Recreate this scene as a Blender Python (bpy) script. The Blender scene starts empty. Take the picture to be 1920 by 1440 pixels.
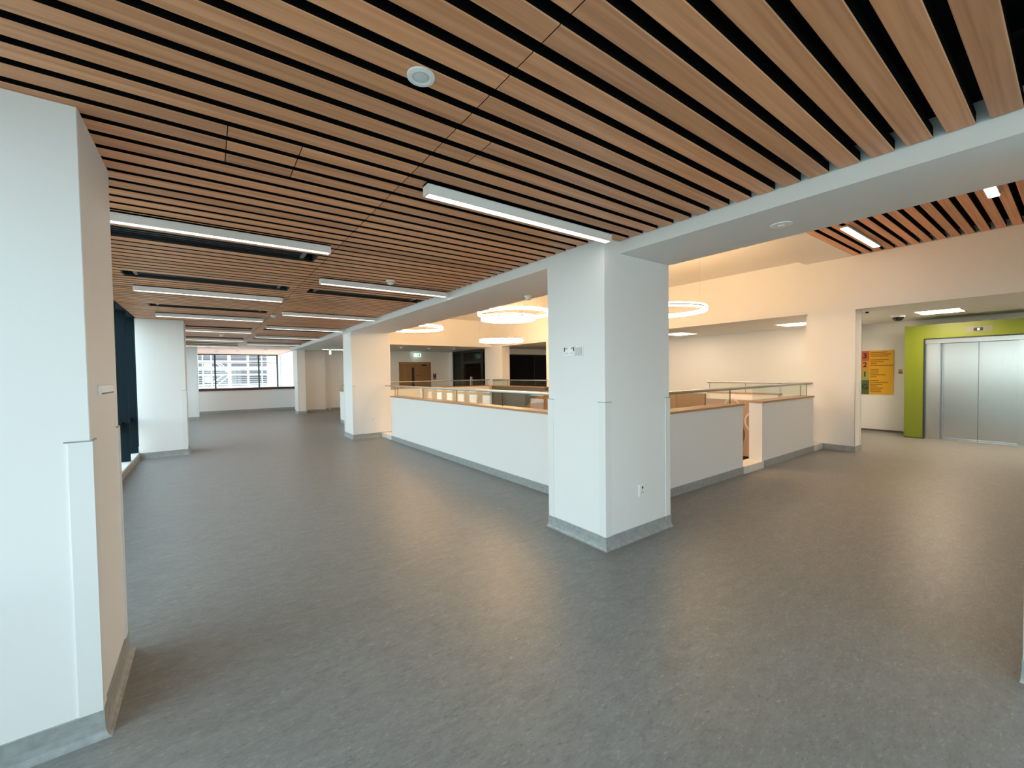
import bpy, bmesh, math, random
from mathutils import Vector, Matrix

random.seed(7)
sc = bpy.context.scene
C = sc.collection

# ------------------------------------------------------------------ camera, sky, exposure
# world axes: +X = away to the right (the ceiling slats run along it), +Y = away to the left (along the hall), metres
cam_d = bpy.data.cameras.new('camera')
cam = bpy.data.objects.new('camera', cam_d)
C.objects.link(cam)
cam_d.sensor_width = 36.0
cam_d.lens = 14.608
cam_d.clip_start = 0.02
cam_d.clip_end = 400
R_ = Vector((0.8074566, -0.5897643, -0.0138550))
U_ = Vector((0.0270607, 0.0135676, 0.9995417))
F_ = Vector((0.5893060, 0.8074615, -0.0269147))
m = Matrix((R_, U_, -F_)).transposed().to_4x4()
m.translation = (0, 0, 1.5)
cam.matrix_world = m
sc.camera = cam

SKY = 4.4        # overcast daylight
TUBE = 5.5       # linear ceiling fittings
RING = 40.0      # warm ring pendants
PANEL = 7.0      # square ceiling panels
LOBBY = 37.0     # panels of the lift lobby

w = bpy.data.worlds.new('sky')
sc.world = w
w.use_nodes = True
nt = w.node_tree
nt.nodes.clear()
tc = nt.nodes.new('ShaderNodeTexCoord')
sp = nt.nodes.new('ShaderNodeSeparateXYZ')
cr = nt.nodes.new('ShaderNodeValToRGB')
cr.color_ramp.elements[0].position = 0.0
cr.color_ramp.elements[0].color = (0.88, 0.96, 1.0, 1)
cr.color_ramp.elements[1].position = 1.0
cr.color_ramp.elements[1].color = (0.60, 0.79, 1.0, 1)
bg = nt.nodes.new('ShaderNodeBackground')
bg.inputs['Strength'].default_value = SKY
wo = nt.nodes.new('ShaderNodeOutputWorld')
nt.links.new(tc.outputs['Generated'], sp.inputs[0])
nt.links.new(sp.outputs['Z'], cr.inputs[0])
nt.links.new(cr.outputs[0], bg.inputs[0])
nt.links.new(bg.outputs[0], wo.inputs[0])

vs = sc.view_settings
vs.view_transform = 'Standard'
vs.look = 'None'
vs.exposure = 0.47
vs.gamma = 1.0
vs.use_curve_mapping = False
sc.cycles.use_denoising = True
sc.cycles.max_bounces = 10
sc.cycles.diffuse_bounces = 6
sc.cycles.glossy_bounces = 4
sc.cycles.transparent_max_bounces = 24
sc.cycles.sample_clamp_indirect = 8.0
sc.cycles.caustics_reflective = False
sc.cycles.caustics_refractive = False


# ------------------------------------------------------------------ materials
def mat(name, col, rough=0.5, metal=0.0, bump=0.0, bscale=40.0, var=0.0, vscale=3.0, spec=0.5):
    M = bpy.data.materials.new(name)
    M.use_nodes = True
    n = M.node_tree
    b = n.nodes['Principled BSDF']
    b.inputs['Base Color'].default_value = (*col, 1)
    b.inputs['Roughness'].default_value = rough
    b.inputs['Metallic'].default_value = metal
    b.inputs['Specular IOR Level'].default_value = spec
    t = n.nodes.new('ShaderNodeTexCoord')
    if var > 0:
        z = n.nodes.new('ShaderNodeTexNoise')
        z.inputs['Scale'].default_value = vscale
        z.inputs['Detail'].default_value = 5
        r = n.nodes.new('ShaderNodeValToRGB')
        r.color_ramp.elements[0].position = 0.3
        r.color_ramp.elements[1].position = 0.7
        r.color_ramp.elements[0].color = (*[c * (1 - var) for c in col], 1)
        r.color_ramp.elements[1].color = (*[min(1, c * (1 + var)) for c in col], 1)
        n.links.new(t.outputs['Object'], z.inputs['Vector'])
        n.links.new(z.outputs['Fac'], r.inputs[0])
        n.links.new(r.outputs[0], b.inputs['Base Color'])
    if bump > 0:
        z2 = n.nodes.new('ShaderNodeTexNoise')
        z2.inputs['Scale'].default_value = bscale
        z2.inputs['Detail'].default_value = 4
        bp = n.nodes.new('ShaderNodeBump')
        bp.inputs['Strength'].default_value = bump
        bp.inputs['Distance'].default_value = 0.002
        n.links.new(t.outputs['Object'], z2.inputs['Vector'])
        n.links.new(z2.outputs['Fac'], bp.inputs['Height'])
        n.links.new(bp.outputs[0], b.inputs['Normal'])
    return M


def emis(name, col, s):
    M = bpy.data.materials.new(name)
    M.use_nodes = True
    n = M.node_tree
    n.nodes.clear()
    e = n.nodes.new('ShaderNodeEmission')
    e.inputs[0].default_value = (*col, 1)
    e.inputs[1].default_value = s
    o = n.nodes.new('ShaderNodeOutputMaterial')
    n.links.new(e.outputs[0], o.inputs[0])
    return M


def wood(name, c1, c2, c3, rough=0.45, axis=0, hue=0.17):
    M = bpy.data.materials.new(name)
    M.use_nodes = True
    n = M.node_tree
    b = n.nodes['Principled BSDF']
    b.inputs['Roughness'].default_value = rough
    b.inputs['Specular IOR Level'].default_value = 0.35
    t = n.nodes.new('ShaderNodeTexCoord')
    oi = n.nodes.new('ShaderNodeObjectInfo')
    ad = n.nodes.new('ShaderNodeVectorMath')
    ad.operation = 'ADD'
    ml = n.nodes.new('ShaderNodeMath')
    ml.operation = 'MULTIPLY'
    ml.inputs[1].default_value = 37.0
    n.links.new(oi.outputs['Random'], ml.inputs[0])
    n.links.new(t.outputs['Object'], ad.inputs[0])
    n.links.new(ml.outputs[0], ad.inputs[1])
    mp = n.nodes.new('ShaderNodeMapping')
    s = [34.0, 34.0, 34.0]
    s[axis] = 0.9
    mp.inputs['Scale'].default_value = s
    n.links.new(ad.outputs[0], mp.inputs['Vector'])
    z = n.nodes.new('ShaderNodeTexNoise')
    z.inputs['Scale'].default_value = 1.0
    z.inputs['Detail'].default_value = 6
    z.inputs['Distortion'].default_value = 0.6
    n.links.new(mp.outputs[0], z.inputs['Vector'])
    r = n.nodes.new('ShaderNodeValToRGB')
    r.color_ramp.elements[0].position = 0.25
    r.color_ramp.elements[0].color = (*c1, 1)
    r.color_ramp.elements[1].position = 0.8
    r.color_ramp.elements[1].color = (*c3, 1)
    e = r.color_ramp.elements.new(0.5)
    e.color = (*c2, 1)
    n.links.new(z.outputs['Fac'], r.inputs[0])
    hv = n.nodes.new('ShaderNodeHueSaturation')
    mr = n.nodes.new('ShaderNodeMapRange')
    mr.inputs['To Min'].default_value = 1 - hue
    mr.inputs['To Max'].default_value = 1 + hue
    n.links.new(oi.outputs['Random'], mr.inputs['Value'])
    n.links.new(mr.outputs[0], hv.inputs['Value'])
    n.links.new(r.outputs[0], hv.inputs['Color'])
    n.links.new(hv.outputs[0], b.inputs['Base Color'])
    return M


def glass(name, tint, refl=1.0, ior=1.45):
    M = bpy.data.materials.new(name)
    M.use_nodes = True
    n = M.node_tree
    n.nodes.clear()
    tr = n.nodes.new('ShaderNodeBsdfTransparent')
    tr.inputs[0].default_value = (*tint, 1)
    gl = n.nodes.new('ShaderNodeBsdfGlossy')
    gl.inputs['Roughness'].default_value = 0.01
    lw = n.nodes.new('ShaderNodeLayerWeight')      # Schlick reflection, the same on both faces of a pane
    lw.inputs['Blend'].default_value = 0.5
    fr = n.nodes.new('ShaderNodeMath')
    fr.operation = 'POWER'
    fr.inputs[1].default_value = 5.0
    n.links.new(lw.outputs['Facing'], fr.inputs[0])
    mx = n.nodes.new('ShaderNodeMixShader')
    mm = n.nodes.new('ShaderNodeMath')
    mm.operation = 'MULTIPLY_ADD'
    f0 = ((ior - 1) / (ior + 1)) ** 2
    mm.inputs[1].default_value = (1 - f0) * refl
    mm.inputs[2].default_value = f0 * refl
    o = n.nodes.new('ShaderNodeOutputMaterial')
    n.links.new(fr.outputs[0], mm.inputs[0])
    n.links.new(mm.outputs[0], mx.inputs[0])
    n.links.new(tr.outputs[0], mx.inputs[1])
    n.links.new(gl.outputs[0], mx.inputs[2])
    n.links.new(mx.outputs[0], o.inputs[0])
    return M


def lino():
    M = bpy.data.materials.new('linoleum')
    M.use_nodes = True
    n = M.node_tree
    b = n.nodes['Principled BSDF']
    b.inputs['Specular IOR Level'].default_value = 0.5
    t = n.nodes.new('ShaderNodeTexCoord')
    mp = n.nodes.new('ShaderNodeMapping')
    mp.inputs['Rotation'].default_value = (0, 0, 0.35)
    mp.inputs['Scale'].default_value = (1.0, 2.4, 1.0)
    n.links.new(t.outputs['Object'], mp.inputs['Vector'])
    a = n.nodes.new('ShaderNodeTexNoise')      # broad cloudy mottling
    a.inputs['Scale'].default_value = 8.0
    a.inputs['Detail'].default_value = 8
    a.inputs['Roughness'].default_value = 0.7
    a.inputs['Distortion'].default_value = 0.8
    f = n.nodes.new('ShaderNodeTexNoise')      # streaky flecks
    f.inputs['Scale'].default_value = 38.0
    f.inputs['Detail'].default_value = 6
    f.inputs['Roughness'].default_value = 0.75
    n.links.new(mp.outputs[0], a.inputs['Vector'])
    n.links.new(mp.outputs[0], f.inputs['Vector'])
    r = n.nodes.new('ShaderNodeValToRGB')
    r.color_ramp.elements[0].position = 0.36
    r.color_ramp.elements[0].color = (0.196, 0.199, 0.190, 1)
    r.color_ramp.elements[1].position = 0.66
    r.color_ramp.elements[1].color = (0.256, 0.258, 0.246, 1)
    n.links.new(a.outputs['Fac'], r.inputs[0])
    r2 = n.nodes.new('ShaderNodeValToRGB')
    r2.color_ramp.elements[0].position = 0.31
    r2.color_ramp.elements[0].color = (0.50, 0.48, 0.46, 1)
    r2.color_ramp.elements[1].position = 0.69
    r2.color_ramp.elements[1].color = (1.75, 1.72, 1.64, 1)
    for ps, vl in ((0.40, 0.95), (0.5, 1.0), (0.585, 1.05)):      # mostly even, with sparse dark and pale flecks
        e = r2.color_ramp.elements.new(ps)
        e.color = (vl, vl, vl, 1)
    n.links.new(f.outputs['Fac'], r2.inputs[0])
    mx = n.nodes.new('ShaderNodeMix')
    mx.data_type = 'RGBA'
    mx.blend_type = 'MULTIPLY'
    mx.inputs['Factor'].default_value = 1.0
    n.links.new(r.outputs[0], mx.inputs['A'])
    n.links.new(r2.outputs[0], mx.inputs['B'])
    n.links.new(mx.outputs['Result'], b.inputs['Base Color'])
    rr = n.nodes.new('ShaderNodeMapRange')
    rr.inputs['To Min'].default_value = 0.34
    rr.inputs['To Max'].default_value = 0.46
    n.links.new(a.outputs['Fac'], rr.inputs['Value'])
    n.links.new(rr.outputs[0], b.inputs['Roughness'])
    bp = n.nodes.new('ShaderNodeBump')
    bp.inputs['Strength'].default_value = 0.08
    bp.inputs['Distance'].default_value = 0.002
    n.links.new(f.outputs['Fac'], bp.inputs['Height'])
    n.links.new(bp.outputs[0], b.inputs['Normal'])
    return M


def brushed(name, col, rough):
    M = bpy.data.materials.new(name)
    M.use_nodes = True
    n = M.node_tree
    b = n.nodes['Principled BSDF']
    b.inputs['Base Color'].default_value = (*col, 1)
    b.inputs['Metallic'].default_value = 1.0
    b.inputs['Anisotropic'].default_value = 0.5
    t = n.nodes.new('ShaderNodeTexCoord')
    mp = n.nodes.new('ShaderNodeMapping')
    mp.inputs['Scale'].default_value = (120, 120, 1.2)
    z = n.nodes.new('ShaderNodeTexNoise')
    z.inputs['Scale'].default_value = 1.0
    z.inputs['Detail'].default_value = 3
    mr = n.nodes.new('ShaderNodeMapRange')
    mr.inputs['To Min'].default_value = rough * 0.8
    mr.inputs['To Max'].default_value = rough * 1.25
    n.links.new(t.outputs['Object'], mp.inputs['Vector'])
    n.links.new(mp.outputs[0], z.inputs['Vector'])
    n.links.new(z.outputs['Fac'], mr.inputs['Value'])
    n.links.new(mr.outputs[0], b.inputs['Roughness'])
    return M


WHITE = mat('white_paint', (0.87, 0.87, 0.86), 0.55, bump=0.05, bscale=220)
WALLW = mat('wall_paint', (0.87, 0.865, 0.85), 0.6, bump=0.05, bscale=220)
PLASTIC = mat('white_plastic', (0.92, 0.92, 0.91), 0.3)
GUARD = mat('corner_guard_plastic', (0.83, 0.84, 0.83), 0.35)
SKIRT = mat('coved_skirting', (0.34, 0.36, 0.35), 0.4, var=0.16, vscale=26)
SLAT = wood('ceiling_slat_timber', (0.55, 0.240, 0.110), (0.74, 0.340, 0.163), (0.90, 0.460, 0.245), 0.42)
CAPW = wood('oak_cap', (0.36, 0.18, 0.09), (0.47, 0.26, 0.13), (0.56, 0.33, 0.18), 0.35, hue=0.04)
CLAD = wood('oak_cladding', (0.22, 0.125, 0.05), (0.285, 0.165, 0.072), (0.34, 0.205, 0.095), 0.45, axis=2, hue=0.06)
DOORW = wood('door_veneer', (0.24, 0.135, 0.06), (0.31, 0.18, 0.085), (0.37, 0.22, 0.11), 0.4, axis=2, hue=0.03)
BLACK = mat('black_backing', (0.006, 0.006, 0.007), 0.9, spec=0.1)
VENT = mat('black_vent_metal', (0.018, 0.02, 0.022), 0.4)
NAVY = mat('navy_powder_coat', (0.010, 0.020, 0.027), 0.75, spec=0.08)
DARKF = mat('dark_frame', (0.012, 0.012, 0.013), 0.4)
STEEL = brushed('brushed_steel', (0.50, 0.50, 0.48), 0.22)
RAIL = brushed('rail_steel', (0.40, 0.375, 0.345), 0.3)
GREEN = mat('lime_green_panel', (0.165, 0.215, 0.006), 0.4, bump=0.03)
FITTING = mat('fitting_white', (0.88, 0.88, 0.85), 0.45)
TUBEM = emis('tube_diffuser', (1.0, 0.93, 0.84), TUBE)
RINGM = emis('ring_diffuser', (1.0, 0.63, 0.31), RING)
PANELM = emis('panel_diffuser', (1.0, 0.82, 0.60), PANEL)
LOBBYM = emis('lobby_panel_diffuser', (1.0, 0.78, 0.56), LOBBY)
SPOTM = emis('downlight_lens', (1.0, 0.9, 0.78), 6.0)
EXITW = emis('exit_face', (0.70, 1.0, 0.80), 1.3)
EXITG = emis('exit_green', (0.02, 0.32, 0.12), 0.7)
GLASS = glass('clear_glass', (0.93, 0.96, 0.94))
FACADE = glass('facade_glass', (0.90, 0.95, 0.94))
SMOKED = glass('smoked_glass', (0.16, 0.17, 0.17), 0.9, 1.5)
GEDGE = mat('glass_edge', (0.12, 0.14, 0.11), 0.3)
MAROON = mat('maroon_sill', (0.075, 0.022, 0.024), 0.45)
PINK = mat('timber_pink_soffit', (0.78, 0.46, 0.35), 0.6, var=0.08, vscale=2)
KERB = mat('white_kerb', (0.78, 0.77, 0.74), 0.45, var=0.06, vscale=14)
GREYP = mat('grey_panel', (0.10, 0.105, 0.10), 0.5)
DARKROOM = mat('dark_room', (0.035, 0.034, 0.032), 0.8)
TAUPE = mat('taupe_cladding', (0.36, 0.27, 0.22), 0.6)
BLACKP = mat('black_plastic', (0.01, 0.01, 0.011), 0.25)
LINO = lino()


# ------------------------------------------------------------------ helpers
WL = {}


def place(o, parent, loc):
    loc = Vector(loc)
    WL[o.name] = loc
    if parent is not None:
        o.parent = parent
        o.location = loc - WL[parent.name]
    else:
        o.location = loc


def tag(o, label=None, cat=None, group=None, kind=None):
    if label:
        o['label'] = label
    if cat:
        o['category'] = cat
    if group:
        o['group'] = group
    if kind:
        o['kind'] = kind
    return o


def thing(name, label, cat, loc, group=None):
    o = bpy.data.objects.new(name, None)
    o.empty_display_size = 0.1
    C.objects.link(o)
    place(o, None, loc)
    return tag(o, label, cat, group)


def put(name, me, mt, parent=None, loc=(0, 0, 0)):
    if mt is not None and not me.materials:
        me.materials.append(mt)
    o = bpy.data.objects.new(name, me)
    C.objects.link(o)
    place(o, parent, loc)
    return o


def smooth(me, ang=40):
    for p in me.polygons:
        p.use_smooth = True
    me.set_sharp_from_angle(angle=math.radians(ang))
    return me


def to_mesh(bm, name):
    me = bpy.data.meshes.new(name)
    bm.normal_update()
    bm.to_mesh(me)
    bm.free()
    return me


def cube_into(bm, b, c=(0, 0, 0)):
    x0, x1, y0, y1, z0, z1 = b
    v = [bm.verts.new((x - c[0], y - c[1], z - c[2])) for x, y, z in
         ((x0, y0, z0), (x1, y0, z0), (x1, y1, z0), (x0, y1, z0), (x0, y0, z1), (x1, y0, z1), (x1, y1, z1), (x0, y1, z1))]
    for f in ((3, 2, 1, 0), (4, 5, 6, 7), (0, 1, 5, 4), (1, 2, 6, 5), (2, 3, 7, 6), (3, 0, 4, 7)):
        bm.faces.new([v[i] for i in f])


def bx(name, b, mt, parent=None, bevel=0.0, seg=2):
    """one box, its origin at the middle of its underside"""
    c = ((b[0] + b[1]) / 2, (b[2] + b[3]) / 2, b[4])
    bm = bmesh.new()
    cube_into(bm, b, c)
    if bevel > 0:
        bmesh.ops.bevel(bm, geom=bm.edges[:], offset=bevel, segments=seg, profile=0.5, affect='EDGES')
    me = to_mesh(bm, name)
    if bevel > 0:
        smooth(me)
    return put(name, me, mt, parent, c)


def bxs(name, bl, mt, parent=None):
    """several boxes that are one continuous piece"""
    c = ((bl[0][0] + bl[0][1]) / 2, (bl[0][2] + bl[0][3]) / 2, bl[0][4])
    bm = bmesh.new()
    for b in bl:
        cube_into(bm, b, c)
    return put(name, to_mesh(bm, name), mt, parent, c)


def struct(o):
    o['kind'] = 'structure'
    return o


def lathe(prof, seg=40):
    """revolve (r, z) pairs about z"""
    bm = bmesh.new()
    rows = []
    for r, z in prof:
        if r < 1e-6:
            rows.append([bm.verts.new((0, 0, z))])
        else:
            rows.append([bm.verts.new((r * math.cos(2 * math.pi * i / seg), r * math.sin(2 * math.pi * i / seg), z)) for i in range(seg)])
    for a, b in zip(rows, rows[1:]):
        for i in range(seg):
            j = (i + 1) % seg
            if len(a) == 1 and len(b) == 1:
                continue
            if len(a) == 1:
                bm.faces.new((a[0], b[j], b[i]))
            elif len(b) == 1:
                bm.faces.new((a[i], a[j], b[0]))
            else:
                bm.faces.new((a[i], a[j], b[j], b[i]))
    bmesh.ops.recalc_face_normals(bm, faces=bm.faces[:])
    return smooth(to_mesh(bm, 'lathe'))


def tube(p0, p1, r, seg=8, centre=(0, 0, 0)):
    p0, p1 = Vector(p0) - Vector(centre), Vector(p1) - Vector(centre)
    d = (p1 - p0).normalized()
    a = d.orthogonal().normalized()
    b = d.cross(a)
    bm = bmesh.new()
    ra, rb = [], []
    for i in range(seg):
        t = 2 * math.pi * i / seg
        o = (a * math.cos(t) + b * math.sin(t)) * r
        ra.append(bm.verts.new(p0 + o))
        rb.append(bm.verts.new(p1 + o))
    for i in range(seg):
        j = (i + 1) % seg
        bm.faces.new((ra[i], ra[j], rb[j], rb[i]))
    bm.faces.new(ra[::-1])
    bm.faces.new(rb)
    return smooth(to_mesh(bm, 'tube'))


def prism_y(poly_xz, y0, y1, c):
    """polygon in x,z swept along y"""
    bm = bmesh.new()
    a = [bm.verts.new((x - c[0], y0 - c[1], z - c[2])) for x, z in poly_xz]
    b = [bm.verts.new((x - c[0], y1 - c[1], z - c[2])) for x, z in poly_xz]
    n = len(a)
    bm.faces.new(a)
    bm.faces.new(b[::-1])
    for i in range(n):
        j = (i + 1) % n
        bm.faces.new((a[j], a[i], b[i], b[j]))
    bmesh.ops.recalc_face_normals(bm, faces=bm.faces[:])
    return to_mesh(bm, 'prism')


def text_mesh(s, size):
    cu = bpy.data.curves.new('lettering', 'FONT')
    cu.body = s
    cu.size = size
    cu.align_x = 'CENTER'
    cu.align_y = 'CENTER'
    cu.extrude = 0.001
    cu.offset = 0.022 * size
    o = bpy.data.objects.new('lettering', cu)
    C.objects.link(o)
    dg = bpy.context.evaluated_depsgraph_get()
    me = bpy.data.meshes.new_from_object(o.evaluated_get(dg))
    bpy.data.objects.remove(o)
    return me


# ------------------------------------------------------------------ floors
struct(bxs('floor', [
    (-1.25, 3.56, -4.0, 20.7, -0.3, 0), (3.56, 9.16, -4.0, 3.08, -0.3, 0), (9.16, 16.0, -4.0, 18.3, -0.3, 0),
    (3.56, 9.16, 14.12, 19.4, -0.3, 0)], LINO))
struct(bxs('floor_lower', [(3.0, 16.0, -1.0, 19.4, -3.6, -3.4)], mat('lower_timber_floor', (0.42, 0.29, 0.18), 0.3, var=0.1)))
struct(bxs('floor_end_void', [(-3.0, 4.2, 20.7, 26.6, -3.6, -3.4)], mat('end_void_floor', (0.4, 0.4, 0.39), 0.5)))
struct(bxs('wall_lower', [(3.4, 3.56, -1, 19.4, -3.4, -0.3), (3.56, 16, 16.6, 16.8, -3.4, -0.3), (12.4, 12.6, -1, 16.6, -3.4, -0.3), (3.56, 12.4, -1.0, -0.8, -3.4, -0.3)], WALLW))

# ------------------------------------------------------------------ slatted timber ceiling
ZC = 2.60
PITCH, SW, Y0 = 0.138, 0.094, 0.987
ceil = struct(bx('ceiling', (-1.25, 3.2, -4.0, 17.86, 2.70, 2.78), BLACK))
slat_cache = {}


def slat_mesh(length):
    k = round(length, 3)
    if k in slat_cache:
        return slat_cache[k]
    h, ch = 0.052, 0.003
    p = [(-SW / 2 + ch, 0), (SW / 2 - ch, 0), (SW / 2, ch), (SW / 2, h), (-SW / 2, h), (-SW / 2, ch)]
    bm = bmesh.new()
    a = [bm.verts.new((-k / 2, y, z)) for y, z in p]
    b = [bm.verts.new((k / 2, y, z)) for y, z in p]
    bm.faces.new(a).material_index = 1
    bm.faces.new(b[::-1]).material_index = 1
    for i in range(6):
        j = (i + 1) % 6
        fc = bm.faces.new((a[i], b[i], b[j], a[j]))
        if i in (2, 3, 4):            # black cores: only the veneered underside is timber
            fc.material_index = 1
    bmesh.ops.recalc_face_normals(bm, faces=bm.faces[:])
    me = to_mesh(bm, 'slat')
    me.materials.append(SLAT)
    me.materials.append(BLACK)
    slat_cache[k] = me
    return me


VL, VR = (-0.70, 0.845), (1.07, 2.62)
vent_rows = {23: 'L', 35: 'LR', 52: 'L', 74: 'LR', 95: 'LR', 112: 'LR'}    # first of the two slats left out
far_bits = []
kmax = int((17.80 - Y0 - SW) / PITCH)
for k in range(-9, kmax + 1):
    ya = Y0 + k * PITCH
    yc = ya + SW / 2
    xr = 2.845 if yc < 2.33 else 2.655
    cuts = [-1.05, 0.93, xr]
    if 9 <= k <= 11:
        cuts += [0.098, 0.395]
    if k in (5, 6):
        cuts += [1.12]
    gaps = []
    for r, s in vent_rows.items():
        if k in (r, r + 1):
            gaps = ([VL] if 'L' in s else []) + ([VR] if 'R' in s else [])
    cuts = sorted(cuts)
    for x0, x1 in zip(cuts, cuts[1:]):
        segs = [(x0, x1)]
        for g0, g1 in gaps:
            n2 = []
            for s0, s1 in segs:
                if g1 <= s0 or g0 >= s1:
                    n2.append((s0, s1))
                    continue
                if g0 - s0 > 0.02:
                    n2.append((s0, g0))
                if s1 - g1 > 0.02:
                    n2.append((g1, s1))
            segs = n2
        for s0, s1 in segs:
            ln = s1 - s0 - 0.004
            if k < 88:
                o = put('slat', slat_mesh(ln), None, ceil, ((s0 + s1) / 2, yc, ZC))
            else:
                far_bits.append((s0 + 0.002, s1 - 0.002, ya, ya + SW, ZC, ZC + 0.052))
fs = bxs('far_slats', far_bits, SLAT, ceil)
fs.data.materials.append(BLACK)
for pl in fs.data.polygons:
    if pl.normal.z > -0.5:
        pl.material_index = 1
fs['kind'] = 'stuff'
# hangers above the slats
for x in (-0.4, 0.5, 1.4, 2.3):
    bx('carrier_rail', (x - 0.02, x + 0.02, -0.4, 17.8, 2.653, 2.698), BLACK, ceil)

# vents let into the slats
side_word = {'L': 'window side', 'R': 'beam side'}
vrow_word = {23: 'nearest', 35: 'second', 52: 'third', 74: 'fourth', 95: 'fifth', 112: 'farthest'}
for r, s in vent_rows.items():
    for q in s:
        x0, x1 = (VL if q == 'L' else VR)
        y0 = Y0 + r * PITCH - 0.030
        y1 = Y0 + (r + 1) * PITCH + SW + 0.030
        t = thing('ceiling_vent', f'black linear slot vent in the slat ceiling, {vrow_word[r]} row, {side_word[q]}', 'vent',
                  ((x0 + x1) / 2, (y0 + y1) / 2, ZC + 0.006), 'black slot vents in the slat ceiling')
        z0 = ZC + 0.006
        bxs('tray', [(x0, x1, y0, y0 + 0.008, z0, z0 + 0.07), (x0, x1, y1 - 0.008, y1, z0, z0 + 0.07),
                     (x0, x0 + 0.008, y0 + 0.008, y1 - 0.008, z0, z0 + 0.07), (x1 - 0.008, x1, y0 + 0.008, y1 - 0.008, z0, z0 + 0.07),
                     (x0, x1, y0, y1, z0 + 0.07, z0 + 0.078)], VENT, t)
        for i in range(5):
            yy = y0 + 0.035 + i * (y1 - y0 - 0.07) / 4
            bx('louvre', (x0 + 0.10, x1 - 0.10, yy - 0.012, yy + 0.012, z0 + 0.02, z0 + 0.032), VENT, t)
        for xx in (x0 + 0.085, x1 - 0.115):
            bx('end_clip', (xx, xx + 0.03, y0 + 0.02, y1 - 0.02, z0 + 0.012, z0 + 0.04), mat('clip_grey', (0.16, 0.16, 0.16), 0.4) if 'clip_grey' not in bpy.data.materials else bpy.data.materials['clip_grey'], t)

# linear light fittings under the slats
LX, RX = (-0.69, 0.865), (1.04, 2.615)
lrows = [('L', 3.75, 'hanging beside the first window column'), ('R', 2.21, 'above the near column, nearest of all'),
         ('R', 5.03, 'second on the beam side, beside the smoke detector'), ('L', 6.57, 'second on the window side'),
         ('R', 7.98, 'third on the beam side'), ('L', 9.13, 'third on the window side'),
         ('R', 10.40, 'fourth on the beam side'), ('L', 11.72, 'fourth on the window side'),
         ('R', 13.0, 'fifth on the beam side'), ('L', 14.55, 'fifth on the window side'),
         ('R', 15.95, 'sixth on the beam side'), ('L', 17.4, 'last on the window side')]
for q, y, word in lrows:
    x0, x1 = LX if q == 'L' else RX
    t = thing('linear_light', f'white batten light on the slats, {word}', 'ceiling light', ((x0 + x1) / 2, y + 0.05, ZC - 0.068), 'linear batten lights on the slat ceiling')
    bxs('housing', [(x0, x1, y, y + 0.010, ZC - 0.068, ZC - 0.001), (x0, x1, y + 0.062, y + 0.070, ZC - 0.068, ZC - 0.001),
                    (x0, x0 + 0.010, y + 0.010, y + 0.062, ZC - 0.068, ZC - 0.001), (x1 - 0.010, x1, y + 0.010, y + 0.062, ZC - 0.068, ZC - 0.001),
                    (x0, x1, y, y + 0.07, ZC - 0.012, ZC - 0.001)], FITTING, t)
    bx('diffuser', (x0 + 0.010, x1 - 0.010, y + 0.010, y + 0.062, ZC - 0.064, ZC - 0.040), TUBEM, t)


# round fittings: spot, detectors
def detector(name, label, cat, loc, prof, mt, extra=None, group=None):
    t = thing(name, label, cat, loc, group)
    put('body', lathe(prof), mt, t, loc)
    if extra:
        for nm, pr, m2, dz in extra:
            put(nm, lathe(pr), m2, t, (loc[0], loc[1], loc[2] + dz))
    return t


detector('downlight', 'small round white downlight set in a near ceiling slat', 'downlight', (0.663, 1.452, ZC - 0.010),
         [(0.030, 0.012), (0.030, 0.004), (0.036, 0.0), (0.050, 0.003), (0.051, 0.009)], PLASTIC,
         [('lens', [(0, 0.0), (0.012, -0.001), (0.026, 0.003), (0.030, 0.009)], mat('lens_grey', (0.75, 0.77, 0.78), 0.2), 0.0)])
SMK = [(0.0, -0.050), (0.010, -0.050), (0.014, -0.036), (0.036, -0.034), (0.042, -0.027), (0.042, -0.018), (0.052, -0.012), (0.052, 0.0)]
for loc, lab in (((1.756, 4.80, ZC), 'white smoke detector on the slats before the second beam-side light'),
                 ((0.98, 8.62, ZC), 'white smoke detector on the slats in mid hall'),
                 ((0.30, 13.2, ZC), 'far white smoke detector between the window-side lights')):
    t = detector('smoke_detector', lab, 'smoke detector', loc, SMK, PLASTIC,
                 [('sensor_slot', [(0.0425, -0.0215), (0.0425, -0.0255)], BLACKP, 0.0)], group='smoke detectors on the slat ceiling')
detector('beam_sensor', 'round white presence sensor flush in the beam soffit near the lift', 'sensor', (3.23, 1.238, 2.498),
         [(0.0, -0.012), (0.016, -0.011), (0.020, -0.004), (0.060, -0.006), (0.066, -0.003), (0.067, 0.002)], PLASTIC)
t = detector('beam_alarm', 'small cream alarm sounder under the beam by the ring pendants', 'alarm', (3.40, 4.275, 2.498),
             [(0.0, -0.050), (0.034, -0.050), (0.040, -0.040), (0.030, -0.026), (0.046, -0.014), (0.050, 0.002)], PLASTIC)

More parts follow.
